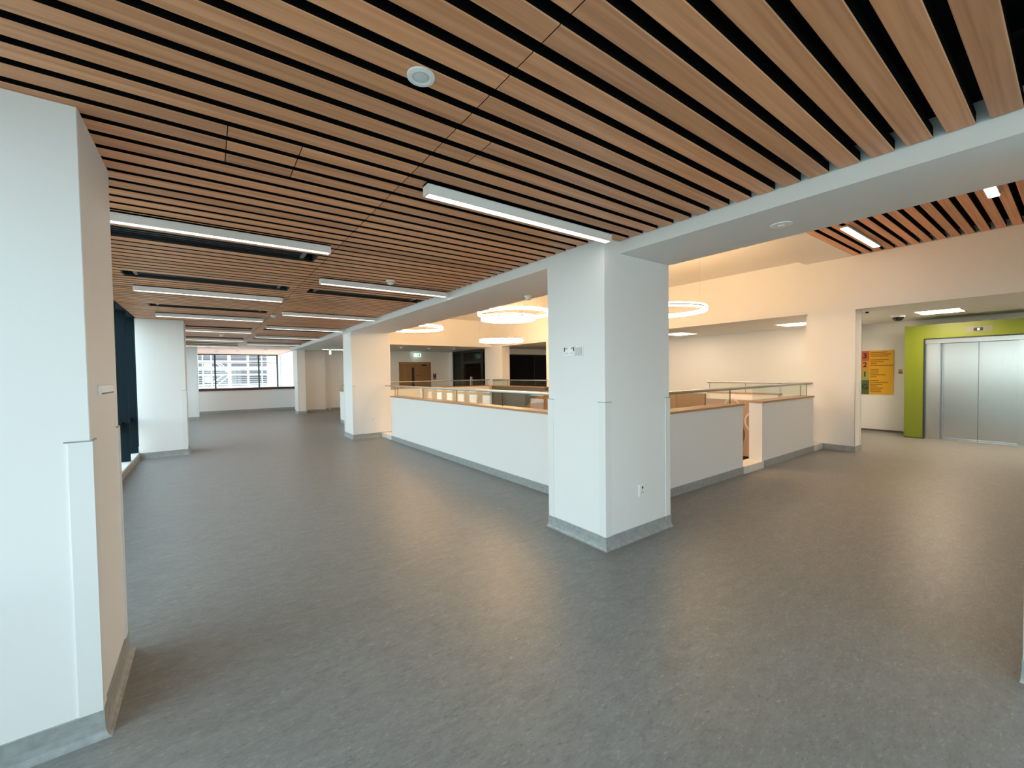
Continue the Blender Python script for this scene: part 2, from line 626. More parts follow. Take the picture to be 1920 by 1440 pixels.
# ------------------------------------------------------------------ main beam, upper walls, upper ceilings
struct(bxs('beam_main', [(2.85, 3.567, -4.0, 2.33, 2.50, 3.75), (2.66, 3.567, 3.04, 18.6, 2.50, 2.80), (2.85, 3.567, 2.33, 18.6, 2.80, 3.75)], WALLW))
struct(bxs('wall_right_upper', [(9.28, 9.42, -4.0, 14.21, 2.54, 3.75)], WALLW))
struct(bxs('wall_far_upper', [(3.567, 9.28, 14.07, 14.21, 2.54, 3.75)], WALLW))
struct(bxs('ceiling_atrium', [(3.567, 9.28, 3.14, 14.07, 3.56, 3.75)], WALLW))
struct(bxs('beam_cross', [(3.567, 9.28, 2.40, 3.14, 3.485, 3.75)], WALLW))
cu_ = struct(bx('ceiling_upper', (3.567, 9.28, -4.0, 2.40, 3.60, 3.75), BLACK))
for i in range(24):
    yb = 2.40 - 0.002 - i * 0.150
    put('slat', slat_mesh(9.27 - 3.575), None, cu_, ((9.27 + 3.575) / 2, yb - SW / 2, 3.485))
struct(bxs('ceiling_lobby', [(9.42, 16.0, -4.0, 14.21, 2.54, 2.62), (3.567, 16.0, 14.21, 19.4, 2.54, 2.62)], WALLW))
for (x0, x1, y, word) in ((7.2, 8.8, 1.93, 'nearer the atrium'), (5.78, 7.39, 0.57, 'partly hidden behind the beam')):
    t = thing('linear_light', f'white linear light on the upper slat ceiling before the lift, {word}', 'ceiling light', ((x0 + x1) / 2, y + 0.05, 3.417), 'linear lights on the upper slat ceiling')
    bxs('housing', [(x0, x1, y, y + 0.010, 3.455, 3.484), (x0, x1, y + 0.090, y + 0.100, 3.455, 3.484),
                    (x0, x0 + 0.01, y + 0.01, y + 0.09, 3.455, 3.484), (x1 - 0.01, x1, y + 0.01, y + 0.09, 3.455, 3.484), (x0, x1, y, y + 0.1, 3.478, 3.484)], FITTING, t)
    bx('diffuser', (x0 + 0.010, x1 - 0.010, y + 0.010, y + 0.090, 3.450, 3.472), TUBEM, t)

# walls closing the storey
struct(bxs('wall_back', [(4.5, 16.0, -4.2, -4.0, -0.3, 3.75), (-1.25, 4.5, -4.2, -4.0, 2.60, 3.75), (-1.25, 4.5, -4.2, -4.0, -0.3, 0.35)], WALLW))
wb = struct(bxs('window_back_added', [(-1.25, 4.5, -4.16, -4.04, 2.52, 2.60), (-1.25, 4.5, -4.16, -4.04, 0.35, 0.42)], NAVY))  # unseen window added behind the camera to brighten faces looking toward -y
for i in range(7):
    xx = -1.2 + i * 0.952
    bx('mullion', (xx - 0.03, xx + 0.03, -4.18, -4.02, 0.42, 2.52), NAVY, wb)
    if i < 6:
        bx('pane', (xx + 0.03, xx + 0.922, -4.11, -4.10, 0.42, 2.52), FACADE, wb)
struct(bxs('wall_east', [(12.80, 12.92, -4.0, 3.24, 0, 2.54), (12.15, 12.27, 3.24, 9.6, 0, 2.54), (9.62, 12.80, 3.14, 3.24, 0, 2.54), (15.9, 16.0, 9.5, 18.3, 0, 2.54), (12.27, 16.0, 9.5, 9.6, 0, 2.54)], WALLW))
struct(bx('baseboard_lift', (12.785, 12.80, 2.30, 3.14, 0, 0.04), mat('dark_skirting', (0.13, 0.11, 0.09), 0.5)))
# pier between stair recess and lift lobby
p = thing('wall_pier', 'white wall pier with coved grey skirting between stair recess and lift lobby', 'pier', (9.45, 2.74, 0))
bx('shaft', (9.28, 9.62, 2.37, 3.10, 0, 2.54), WALLW, p)
bxs('skirting', [(9.266, 9.28, 2.356, 3.10, 0, 0.10), (9.28, 9.634, 2.356, 2.37, 0, 0.10)], SKIRT, p)
bxs('corner_guard', [(9.56, 9.623, 2.366, 2.37, 0.10, 1.25), (9.62, 9.624, 2.366, 2.43, 0.10, 1.25)], GUARD, p)
bxs('corner_guard', [(9.276, 9.28, 2.366, 2.43, 0.10, 1.25), (9.276, 9.34, 2.366, 2.37, 0.10, 1.25)], GUARD, p)
# far corner pier and walls round the dark glazed room
p = thing('wall_pier', 'warm white corner pier beyond the atrium between two dark glazed fronts', 'pier', (9.5, 14.3, 0))
bxs('shaft', [(9.28, 9.64, 13.35, 14.60, 0, 2.54), (9.64, 10.19, 14.50, 14.60, 0, 2.54)], WALLW, p)
p = thing('wall_pier', 'slim warm white pier at the right of the black glazing across the atrium', 'pier', (9.42, 10.45, 0))
bx('shaft', (9.28, 9.56, 10.15, 10.72, 0, 2.54), WALLW, p)
struct(bxs('wall_glazed_room', [(10.19, 12.8, 14.50, 14.60, 2.30, 2.54), (12.8, 15.9, 14.50, 14.60, 0, 2.54)], WALLW))
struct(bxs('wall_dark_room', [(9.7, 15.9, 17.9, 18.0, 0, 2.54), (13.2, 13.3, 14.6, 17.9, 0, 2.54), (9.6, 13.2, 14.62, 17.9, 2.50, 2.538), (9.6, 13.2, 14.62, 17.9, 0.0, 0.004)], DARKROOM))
struct(bxs('wall_far', [(5.4, 9.70, 18.30, 18.42, 0, 2.54), (5.28, 5.40, 18.30, 19.2, 0, 2.54), (3.9, 5.28, 19.05, 19.2, 0, 2.54), (9.58, 9.70, 17.86, 18.30, 0, 2.54)], WALLW))
struct(bxs('wall_end', [(3.08, 3.92, 18.60, 19.05, 0, 2.54), (3.08, 3.22, 19.05, 20.95, -3.4, 2.75), (3.08, 3.22, 25.86, 27.0, -3.4, 2.75), (3.08, 3.22, 20.95, 25.86, -3.4, 0.3)], WALLW))
ws = struct(bxs('window_side', [(3.10, 3.20, 20.95, 25.86, 2.62, 2.70), (3.10, 3.20, 20.95, 25.86, 0.3, 0.36)], WHITE))
for a, b in ((20.95, 23.4), (23.4, 25.86)):
    bx('pane', (3.14, 3.15, a, b, 0.36, 2.62), FACADE, ws)
struct(bx('baseboard_far', (3.22, 3.92, 18.588, 18.60, 0, 0.10), SKIRT))
struct(bx('baseboard_hall', (3.92, 5.28, 19.038, 19.05, 0, 0.10), SKIRT))

# low end wall with maroon cap before the second void, soffit and tall end window
t = thing('parapet', 'long white low wall with dark maroon cap below the far end window', 'low wall', (1.0, 20.76, 0))
bx('wall_body', (-1.25, 3.08, 20.70, 20.86, 0, 0.93), WALLW, t)
bx('cap', (-1.25, 3.10, 20.66, 20.90, 0.93, 1.03), MAROON, t)
bx('skirting', (-1.25, 3.08, 20.686, 20.70, 0, 0.12), SKIRT, t)
struct(bx('ceiling_end_soffit', (-3.1, 3.3, 17.86, 26.6, 2.66, 2.78), PINK))
for i, (x, y) in enumerate(((0.03, 19.75), (0.32, 22.9), (1.10, 22.5), (2.04, 21.05))):
    wd = ('nearest the left column', 'farthest in', 'in the middle', 'nearest the right wall')[i]
    detector('soffit_downlight', f'dark recessed downlight in the pink timber soffit, {wd}', 'downlight', (x, y, 2.658),
             [(0.0, 0.002), (0.05, 0.002), (0.055, -0.006), (0.075, -0.006), (0.08, 0.002)], VENT, group='downlights in the end soffit')
w1 = struct(bxs('window_end', [(-3.0, 3.08, 25.9, 25.98, 2.60, 2.66), (-3.0, 3.08, 25.9, 25.98, -3.4, -3.32)], DARKF))
xs = [-2.6, -1.65, -0.70, 0.28, 2.18, 3.05]
for x in xs:
    bx('mullion', (x - 0.035, x + 0.035, 25.86, 26.0, -3.32, 2.60), DARKF, w1)
for a, b in zip(xs, xs[1:]):
    bx('pane', (a + 0.035, b - 0.035, 25.92, 25.94, -3.32, 2.60), FACADE, w1)
bx('transom', (-3.0, 3.08, 25.90, 25.97, 2.20, 2.225), mat('transom_bronze', (0.30, 0.24, 0.2), 0.5), w1)
struct(bxs('wall_end_left', [(-3.1, -3.0, 20.9, 26.6, -3.4, 2.75), (-3.0, -1.30, 20.80, 20.9, -3.4, 2.75)], WALLW))

# ------------------------------------------------------------------ window wall on the left
wf = struct(bxs('window_facade', [(-1.30, -1.20, -4.0, 20.7, 2.60, 2.80), (-1.30, -1.20, -4.0, 20.7, 0.0, 0.10)], NAVY))
ys = [-4.0 + 0.952 * i for i in range(27)]
for y in ys:
    bx('mullion', (-1.30, -1.085, y - 0.03, y + 0.03, 0.10, 2.62), NAVY, wf)
for a, b in zip(ys, ys[1:]):
    bx('pane', (-1.262, -1.250, a + 0.03, b - 0.03, 0.78, 2.60), FACADE, wf)
    bx('pane', (-1.262, -1.250, a + 0.03, b - 0.03, 0.10, 0.70), FACADE, wf)
    bx('transom', (-1.29, -1.16, a + 0.03, b - 0.03, 0.70, 0.78), NAVY, wf)
for (a, b, wd) in ((-4.0, 2.41, 'before'), (3.06, 10.24, 'between'), (10.92, 18.2, 'after'), (18.88, 20.69, 'end')):
    sl = struct(bxs('trim_sill', [(-1.20, -1.07, a, b, 0.0, 0.115)], KERB))
    bx('skirting', (-1.07, -1.058, a, b, 0, 0.085), SKIRT, sl)
struct(bxs('trim_pelmet', [(-1.20, -1.06, -4.0, 18.2, 2.60, 2.70)], NAVY))


# ------------------------------------------------------------------ columns
def column(label, x0, x1, y0, y1, ztop, guards, flare=1.0):
    t = thing('column', label, 'column', ((x0 + x1) / 2, (y0 + y1) / 2, 0))
    bx('shaft', (x0, x1, y0, y1, 0, ztop), WHITE, t, 0.004, 1)
    g, h = 0.016, 0.108
    # coved skirting: splayed foot round the shaft
    bm = bmesh.new()
    c = ((x0 + x1) / 2, (y0 + y1) / 2, 0)
    rings = []
    for off, z in ((0.034, 0.0), (0.022, 0.006), (0.014, 0.022), (0.010, 0.05), (0.010, h), (0.0, h)):
        off *= flare
        rings.append([bm.verts.new((x - c[0], y - c[1], z)) for x, y in ((x0 - off, y0 - off), (x1 + off, y0 - off), (x1 + off, y1 + off), (x0 - off, y1 + off))])
    for a, b in zip(rings, rings[1:]):
        for i in range(4):
            j = (i + 1) % 4
            bm.faces.new((a[i], a[j], b[j], b[i]))
    put('skirting', to_mesh(bm, 'skirting'), SKIRT, t, c)
    for gx, gy in guards:
        sx = 1 if gx == x1 else -1
        sy = 1 if gy == y1 else -1
        th, wd = 0.006, 0.066
        xa, xb = sorted((gx + sx * th, gx - sx * wd))
        ya, yb = sorted((gy + sy * th, gy - sy * wd))
        o1, o2 = sorted((gy, gy + sy * th))
        o3, o4 = sorted((gx, gx + sx * th))
        gd = bxs('corner_guard', [(xa, xb, o1, o2, h, 1.240), (o3, o4, *sorted((gy, gy - sy * wd)), h, 1.240)], GUARD, t)
        e = 0.012
        bxs('end_cap', [(xa - e * (sx > 0), xb + e * (sx < 0), o1 - 0.0, o2, 1.240, 1.246), (o3, o4, *sorted((gy, gy - sy * (wd + e))), 1.240, 1.246)], SKIRT, gd)
    return t


column('big white square column in the left foreground beside the window wall', -1.07, -0.40, 2.41, 3.06, 2.60, [(-0.40, 2.41), (-0.40, 3.06)])
column('white square column in the middle, at the corner of the atrium balustrades', 2.655, 3.567, 2.33, 3.04, 2.695, [(2.655, 2.33), (2.655, 3.04), (3.567, 2.33)])
column('white column at the far end of the long balustrade', 2.69, 3.60, 9.97, 10.72, 2.60, [(2.69, 9.97), (2.69, 10.72)])
column('second white column along the window wall, beside the navy mullions', -1.07, -0.36, 10.24, 10.92, 2.60, [(-0.36, 10.24)])
column('farthest white column along the window wall, left of the end window', -1.07, -0.30, 18.20, 18.88, 2.66, [(-0.30, 18.20)])
column('white column at the far end, right of the end window', 2.80, 3.08, 18.0, 18.66, 2.60, [(2.80, 18.0)])
column('white column end cut off by the right edge of the picture', 3.075, 3.567, -1.2, 0.145, 2.50, [], 0.25)


# ------------------------------------------------------------------ balustrades round the atrium
def bal_y(t, x0, x1, y0, y1, body=WALLW, capx=(0.02, 0.04), joints=(), rail=(None, None), front=-1, skirt=True, glass_span=None):
    """low wall along y between x0..x1, with oak cap, glass panes and a flat steel handrail"""
    bx('wall_body', (x0, x1, y0, y1, 0, 0.985), body, t)
    bx('cap', (x0 - capx[0], x1 + capx[1], y0 - 0.01, y1 + 0.01, 0.985, 1.012), CAPW, t, 0.002, 1)
    if skirt:
        bx('skirting', (x0 - 0.012, x0, y0, y1, 0, 0.10), SKIRT, t) if front < 0 else bx('skirting', (x1, x1 + 0.012, y0, y1, 0, 0.10), SKIRT, t)
    xm = (x0 + x1) / 2
    g0, g1 = glass_span or (y0, y1)
    js = sorted([g0] + list(joints) + [g1])
    for a, b in zip(js, js[1:]):
        pn = bx('glass_pane', (xm - 0.006, xm + 0.006, a + 0.004, b - 0.004, 1.012, 1.212), GLASS, t)
        bx('pane_edge', (xm - 0.006, xm + 0.006, b - 0.004, b, 1.012, 1.212), GEDGE, pn)
    bx('handrail', (xm - 0.036, xm + 0.036, rail[0] or g0, rail[1] or g1, 1.212, 1.247), RAIL, t, 0.004, 2)


def bal_x(t, x0, x1, y0, y1, body=WALLW, joints=(), rail=None, glass_span=None, wall=True, skirt=True, cap0=None):
    if wall:
        bx('wall_body', (x0, x1, y0, y1, 0, 0.985), body, t)
        bx('cap', ((cap0 if cap0 is not None else x0) - 0.01, x1 + 0.01, y0 - 0.02, y1 + 0.05, 0.985, 1.012), CAPW, t, 0.002, 1)
        if skirt:
            bx('skirting', (x0, x1, y0 - 0.012, y0, 0, 0.10), SKIRT, t)
    ym = (y0 + y1) / 2
    if glass_span:
        js = sorted([glass_span[0]] + list(joints) + [glass_span[1]])
        for a, b in zip(js, js[1:]):
            pn = bx('glass_pane', (a + 0.004, b - 0.004, ym - 0.006, ym + 0.006, 1.012, 1.212), GLASS, t)
            bx('pane_edge', (b - 0.004, b, ym - 0.006, ym + 0.006, 1.012, 1.212), GEDGE, pn)
    if rail:
        bx('handrail', (rail[0], rail[1], ym - 0.036, ym + 0.036, 1.212, 1.247), RAIL, t, 0.004, 2)


t = thing('balustrade', 'long white balustrade with oak cap, glass strip and steel rail left of the middle column', 'balustrade', (3.45, 6.2, 0))
bal_y(t, 3.355, 3.545, 3.055, 9.29, capx=(0.02, 0.015), joints=(9.125, 7.75, 6.35, 4.97, 3.58), rail=(3.05, 9.50), glass_span=(3.06, 9.29))
bx('kerb', (3.345, 3.56, 9.29, 9.97, 0.0, 0.095), KERB, t)
bx('rail_return', (3.43, 3.47, 9.50, 9.90, 1.222, 1.237), RAIL, t)
t = thing('balustrade', 'white balustrade running from the middle column to the lift pier, split by an open gap', 'balustrade', (6.3, 2.95, 0))
bal_x(t, 3.60, 6.18, 2.855, 3.045, joints=(6.0,), rail=(3.62, 9.0), glass_span=(3.62, 6.0))
bal_x(t, 6.79, 8.84, 2.855, 3.045, joints=(8.53,), glass_span=(6.69, 8.80))
bx('kerb', (6.18, 6.79, 2.83, 3.06, 0.0, 0.105), KERB, t)
bx('kerb', (8.84, 9.266, 2.84, 3.06, 0.0, 0.105), KERB, t)
t = thing('balustrade', 'short white balustrade behind the column at the far end of the hall', 'balustrade', (3.45, 12.4, 0))
bal_y(t, 3.355, 3.545, 10.78, 13.80, joints=(12.1,))
t = thing('balustrade', 'white balustrade across the far side of the atrium before the double doors', 'balustrade', (6.4, 14.2, 0))
bal_x(t, 3.47, 9.15, 14.10, 14.34, joints=(4.9, 6.3, 7.7), rail=(3.48, 9.24), glass_span=(3.48, 9.15))
bx('kerb', (3.46, 3.70, 13.85, 14.10, 0, 0.10), KERB, t)
t = thing('balustrade', 'grey panelled balustrade with steel rail below the black glazing across the atrium', 'balustrade', (9.2, 12.2, 0))
bal_y(t, 9.12, 9.28, 10.62, 13.88, body=GREYP, capx=(0.02, 0.02), joints=(12.9, 11.9, 11.2), skirt=False)
t = thing('balustrade', 'short cream balustrade with glass and oak rail in front of the stair recess', 'balustrade', (9.2, 4.2, 0))
bal_y(t, 9.12, 9.28, 3.54, 4.98, capx=(0.02, 0.02), joints=(4.2, 3.54), glass_span=(3.11, 4.98), rail=(3.105, 5.02), skirt=False)
# timber flank of the stair along the far side of the void
t = thing('stair_flank', 'oak clad stair wall across the atrium, its top sloping down to the left', 'stair wall', (9.17, 7.8, -3.4))
for i in range(8):
    a, b = 5.0 + i * 0.70, 5.0 + (i + 1) * 0.70
    bx('panel', (9.03, 9.09, a + 0.004, b - 0.004, -3.4, 0.97 - 0.013 * i), CLAD, t)
bm = bmesh.new()
pts = [(10.60, -3.4), (12.6, -3.4), (12.6, -0.33), (10.60, 0.88)]
a = [bm.verts.new((9.025 - 9.17, y - 7.8, z + 3.4)) for y, z in pts]
b = [bm.verts.new((9.095 - 9.17, y - 7.8, z + 3.4)) for y, z in pts]
bm.faces.new(a)
bm.faces.new(b[::-1])
for i in range(4):
    j = (i + 1) % 4
    bm.faces.new((a[j], a[i], b[i], b[j]))
bmesh.ops.recalc_face_normals(bm, faces=bm.faces[:])
put('sloping_panel', to_mesh(bm, 'sloping_panel'), CLAD, t, (9.17, 7.8, -3.4))
# taupe board with ring motifs seen through the gap
t = thing('ring_board', 'taupe board with ring outlines seen through the gap in the right balustrade', 'wall panel', (9.09, 4.2, -0.3))
bx('board', (9.075, 9.105, 3.1, 4.99, -0.32, 0.86), TAUPE, t)


def ring_yz(r, tk, seg=36):
    bm = bmesh.new()
    rows = []
    for i in range(seg):
        a = 2 * math.pi * i / seg
        rows.append([bm.verts.new((dx, (r + dr) * math.cos(a), (r + dr) * math.sin(a))) for dr, dx in ((-tk, 0), (tk, 0), (tk, -0.012), (-tk, -0.012))])
    for i in range(seg):
        j = (i + 1) % seg
        for q in range(4):
            s = (q + 1) % 4
            bm.faces.new((rows[i][q], rows[i][s], rows[j][s], rows[j][q]))
    bmesh.ops.recalc_face_normals(bm, faces=bm.faces[:])
    return to_mesh(bm, 'ring')


put('ring', ring_yz(0.30, 0.016), mat('brown_ring', (0.15, 0.085, 0.06), 0.5), t, (9.074, 4.47, 0.13))
put('ring', ring_yz(0.21, 0.018), mat('pale_ring', (0.6, 0.52, 0.44), 0.5), t, (9.074, 3.93, 0.42))
put('ring', ring_yz(0.16, 0.016), bpy.data.materials['pale_ring'], t, (9.074, 4.42, 0.90 - 0.19))


# ------------------------------------------------------------------ ring pendants in the atrium
def ring_part(r0, r1, z0, z1, seg=72):
    bm = bmesh.new()
    rows = []
    for i in range(seg):
        a = 2 * math.pi * i / seg
        c, s = math.cos(a), math.sin(a)
        rows.append([bm.verts.new((r * c, r * s, z)) for r, z in ((r0, z0), (r1, z0), (r1, z1), (r0, z1))])
    for i in range(seg):
        j = (i + 1) % seg
        for q in range(4):
            u = (q + 1) % 4
            bm.faces.new((rows[i][q], rows[i][u], rows[j][u], rows[j][q]))
    bmesh.ops.recalc_face_normals(bm, faces=bm.faces[:])
    return smooth(to_mesh(bm, 'ring'), 30)


BAND = mat('ring_band', (0.55, 0.55, 0.55), 0.4, 0.3)
for x, y, z, r, lab in ((5.69, 7.66, 2.82, 0.83, 'largest glowing ring pendant, left of the middle column'),
                        (4.72, 6.56, 2.52, 0.515, 'glowing ring pendant just below the largest ring'),
                        (4.60, 10.92, 2.74, 0.82, 'glowing ring pendant half hidden by the beam, farthest left'),
                        (7.43, 10.71, 2.47, 0.67, 'lowest glowing ring pendant, before the far corner of the atrium'),
                        (6.40, 4.40, 2.51, 0.785, 'glowing ring pendant right of the middle column')):
    t = thing('ring_pendant', lab, 'pendant light', (x, y, z), 'glowing ring pendants in the atrium')
    put('band', ring_part(r - 0.016, r + 0.016, 0.023, 0.045), BAND, t, (x, y, z))
    put('lower_diffuser', ring_part(r - 0.012, r + 0.012, 0.0, 0.023), RINGM, t, (x, y, z))
    put('upper_diffuser', ring_part(r - 0.012, r + 0.012, 0.045, 0.068), RINGM, t, (x, y, z))
    for i in range(3):
        a = 0.5 + i * 2.0944
        p0 = (x + r * math.cos(a), y + r * math.sin(a), z + 0.068)
        put('wire', tube(p0, (p0[0], p0[1], 3.56), 0.0015, 6, (x, y, z)), BAND, t, (x, y, z))

# square ceiling panels and small ceiling fittings
for x0, x1, y0, y1, lab in ((10.75, 11.42, 1.29, 1.86, 'square ceiling light panel in the lift lobby'),
                            (10.45, 11.25, 6.45, 7.05, 'square ceiling light panel in the stair recess, nearer the middle column'),
                            (10.72, 11.40, 3.62, 4.22, 'square ceiling light panel in the stair recess beside the pier'),
                            (10.6, 11.2, 10.75, 11.35, 'square ceiling light panel beside the far slim pier'),
                            (10.75, 11.42, -1.2, -0.63, 'added unseen ceiling light panel farther along the lift lobby')):  # extra panel out of view, added to brighten the directory wall
    t = thing('ceiling_panel_light', lab, 'ceiling light', ((x0 + x1) / 2, (y0 + y1) / 2, 2.53), 'square ceiling light panels')
    bxs('frame', [(x0 - 0.02, x0, y0 - 0.02, y1 + 0.02, 2.530, 2.540), (x1, x1 + 0.02, y0 - 0.02, y1 + 0.02, 2.530, 2.540), (x0, x1, y0 - 0.02, y0, 2.530, 2.540), (x0, x1, y1, y1 + 0.02, 2.530, 2.540)], FITTING, t)
    bx('diffuser', (x0, x1, y0, y1, 2.533, 2.539), LOBBYM if 'lobby' in lab else PANELM, t)
for i, (x, y) in enumerate(((6.05, 15.54), (7.23, 15.59), (8.34, 15.52))):
    wd = ('leftmost', 'middle', 'rightmost')[i]
    t = detector('downlight', f'small round downlight in the far ceiling before the double doors, {wd} of three', 'downlight', (x, y, 2.537),
                 [(0.05, 0.004), (0.055, -0.008), (0.075, -0.006), (0.08, 0.003)], PLASTIC,
                 [('lens', [(0, -0.002), (0.05, -0.002)], SPOTM, 0.0)], group='downlights before the double doors')
detector('dome_camera', 'dark dome security camera on the lift lobby ceiling', 'camera', (11.12, 2.165, 2.540),
         [(0.0, -0.115), (0.05, -0.108), (0.082, -0.075), (0.09, -0.045)], BLACKP,
         [('mount', [(0.09, -0.045), (0.105, -0.040), (0.108, 0.0)], PLASTIC, 0.0)])
detector('dome_sensor', 'tiny dark dome sensor on the ceiling at the pier head', 'sensor', (9.82, 2.34, 2.540),
         [(0.0, -0.04), (0.02, -0.034), (0.03, -0.014)], BLACKP, [('mount', [(0.03, -0.014), (0.055, -0.010), (0.058, 0.0)], PLASTIC, 0.0)])

# ------------------------------------------------------------------ lift
L = thing('lift', 'steel lift doors in a lime green surround', 'lift', (12.3, 1.2, 0))
gx = 12.05
yl, yr = 2.235, 0.165        # outer edges of the green surround
ol, orr = 1.945, 0.455       # opening
bxs('surround', [(gx, 12.79, ol, yl, 0.02, 2.375), (gx, 12.79, yr, orr, 0.02, 2.375), (gx, 12.79, orr, ol, 2.09, 2.375)], GREEN, L)
bx('plinth', (gx + 0.01, 12.78, ol + 0.002, yl - 0.006, 0.0, 0.02), DARKF, L)
bx('plinth', (gx + 0.01, 12.78, yr + 0.006, orr - 0.002, 0.0, 0.02), DARKF, L)
bx('shadow_gap', (gx + 0.012, 12.30, ol - 0.014, ol - 0.001, 0.0, 2.085), DARKF, L)
bx('shadow_gap', (gx + 0.012, 12.30, orr + 0.001, orr + 0.014, 0.0, 2.085), DARKF, L)
bx('shadow_gap', (gx + 0.012, 12.30, orr + 0.014, ol - 0.014, 2.072, 2.088), DARKF, L)
bx('header', (12.10, 12.50, orr + 0.016, ol - 0.016, 1.985, 2.070), STEEL, L)
bx('jamb', (12.16, 12.50, 1.715, ol - 0.016, 0.0, 1.984), STEEL, L)
bx('jamb', (12.16, 12.50, orr + 0.016, 0.685, 0.0, 1.984), STEEL, L)
bx('door_leaf', (12.34, 12.38, 1.2015, 1.712, 0.012, 1.982), STEEL, L)
bx('door_leaf', (12.34, 12.38, 0.688, 1.1985, 0.012, 1.982), STEEL, L)
bx('door_seam', (12.336, 12.37, 1.197, 1.203, 0.012, 1.982), DARKF, L)
bx('sill', (12.14, 12.40, orr + 0.016, ol - 0.016, 0.0, 0.008), STEEL, L)
ind = bx('indicator', (gx - 0.008, gx, 1.00, 1.36, 2.175, 2.27), mat('indicator_plate', (0.20, 0.20, 0.15), 0.35), L)
scn = bx('display', (gx - 0.011, gx - 0.008, 1.125, 1.245, 2.19, 2.25), BLACKP, ind)
bx('lit_character', (gx - 0.013, gx - 0.011, 1.165, 1.197, 2.20, 2.24), emis('display_white', (1, 0.95, 0.9), 1.0), ind)

# directory board
SX = 12.80
t = thing('directory_board', 'yellow floor directory board with coloured floor numbers beside the lift', 'sign', (SX - 0.01, 2.88, 0.87))
YEL = mat('sign_yellow', (0.78, 0.42, 0.006), 0.45)
INK = mat('sign_ink', (0.16, 0.06, 0.008), 0.6)
bx('board', (SX - 0.016, SX - 0.002, 2.555, 3.135, 0.87, 1.905), YEL, t)
for z0, z1, col, ch, zc in ((1.665, 1.905, (0.60, 0.15, 0.06), '3', 1.785), (1.435, 1.665, (0.70, 0.33, 0.06), '2', 1.57),
                            (1.205, 1.435, (0.45, 0.42, 0.10), '1', 1.345), (0.87, 1.205, (0.085, 0.13, 0.055), 'G', 1.04)):
    blk = bx('floor_block', (SX - 0.020, SX - 0.016, 2.995, 3.135, z0, z1), mat('floor_colour_' + ch.lower(), col, 0.5), t)
    me = text_mesh(ch, 0.165)
    o = put('numeral', me, mat('numeral_ink_' + ch.lower(), (0.10, 0.012, 0.01) if ch in '32' else (0.02, 0.03, 0.015), 0.6), blk, (SX - 0.0212, 3.075, zc))
    o.rotation_euler = (math.radians(90), 0, math.radians(-90))
rnd = random.Random(3)
zz = 1.865
lens = [0.30, 0.37, 0.33, 0, 0.33, 0.24, 0.12, 0.42, 0, 0.15, 0.16, 0.15, 0.28, 0.12, 0, 0.16, 0.32, 0.22, 0.13, 0.24, 0.2, 0.2]
for i, ln in enumerate(lens):
    if ln > 0:
        bx('text_line', (SX - 0.0185, SX - 0.016, 2.975 - ln, 2.975, zz - 0.007, zz + 0.007), INK, t)
    zz -= 0.0445
t = thing('warning_sticker', 'small orange and white sticker between the directory board and the lift', 'sticker', (SX - 0.003, 2.44, 1.35))
bx('backing', (SX - 0.004, SX - 0.001, 2.395, 2.485, 1.35, 1.465), mat('sticker_cream', (0.75, 0.68, 0.5), 0.5), t)
bx('orange_band', (SX - 0.005, SX - 0.004, 2.405, 2.475, 1.375, 1.41), mat('sticker_orange', (0.55, 0.13, 0.02), 0.5), t)
bx('dark_band', (SX - 0.006, SX - 0.005, 2.405, 2.475, 1.36, 1.375), INK, t)
bx('green_mark', (SX - 0.005, SX - 0.004, 2.42, 2.445, 1.42, 1.45), mat('sticker_green', (0.2, 0.3, 0.08), 0.5), t)
bx('green_mark', (SX - 0.005, SX - 0.004, 2.45, 2.47, 1.42, 1.45), bpy.data.materials['sticker_green'], t)

# ------------------------------------------------------------------ far doors, exit signs, glazing
d = struct(bxs('door_1', [(7.00, 7.06, 18.26, 18.30, 0, 2.06), (8.50, 8.56, 18.26, 18.30, 0, 2.06), (7.06, 8.50, 18.26, 18.30, 2.0, 2.06)], DOORW))
bx('door_leaf', (7.065, 7.775, 18.275, 18.298, 0.01, 1.995), DOORW, d)
bx('door_leaf', (7.785, 8.495, 18.275, 18.298, 0.01, 1.995), DOORW, d)
bx('vision_pane', (7.60, 7.72, 18.268, 18.275, 0.55, 1.80), BLACKP, d)
for x in (7.86, 8.00):
    put('door_handle', tube((x, 18.262, 1.43), (x + 0.06, 18.262, 1.43), 0.018, 10, (x, 18.262, 1.43)), DARKF, d, (x, 18.262, 1.43))
bx('door_closer', (8.10, 8.32, 18.25, 18.275, 1.88, 1.94), DARKF, d)
d2 = struct(bxs('door_2', [(4.16, 4.20, 19.03, 19.05, 0, 2.0), (4.88, 4.92, 19.03, 19.05, 0, 2.0), (4.20, 4.88, 19.03, 19.05, 1.96, 2.0)], WHITE))
bx('door_leaf', (4.205, 4.535, 19.036, 19.049, 0.84, 1.955), WHITE, d2)
bx('door_leaf', (4.545, 4.875, 19.036, 19.049, 0.84, 1.955), WHITE, d2)
bx('door_leaf', (4.205, 4.875, 19.036, 19.049, 0.12, 0.82), WHITE, d2)


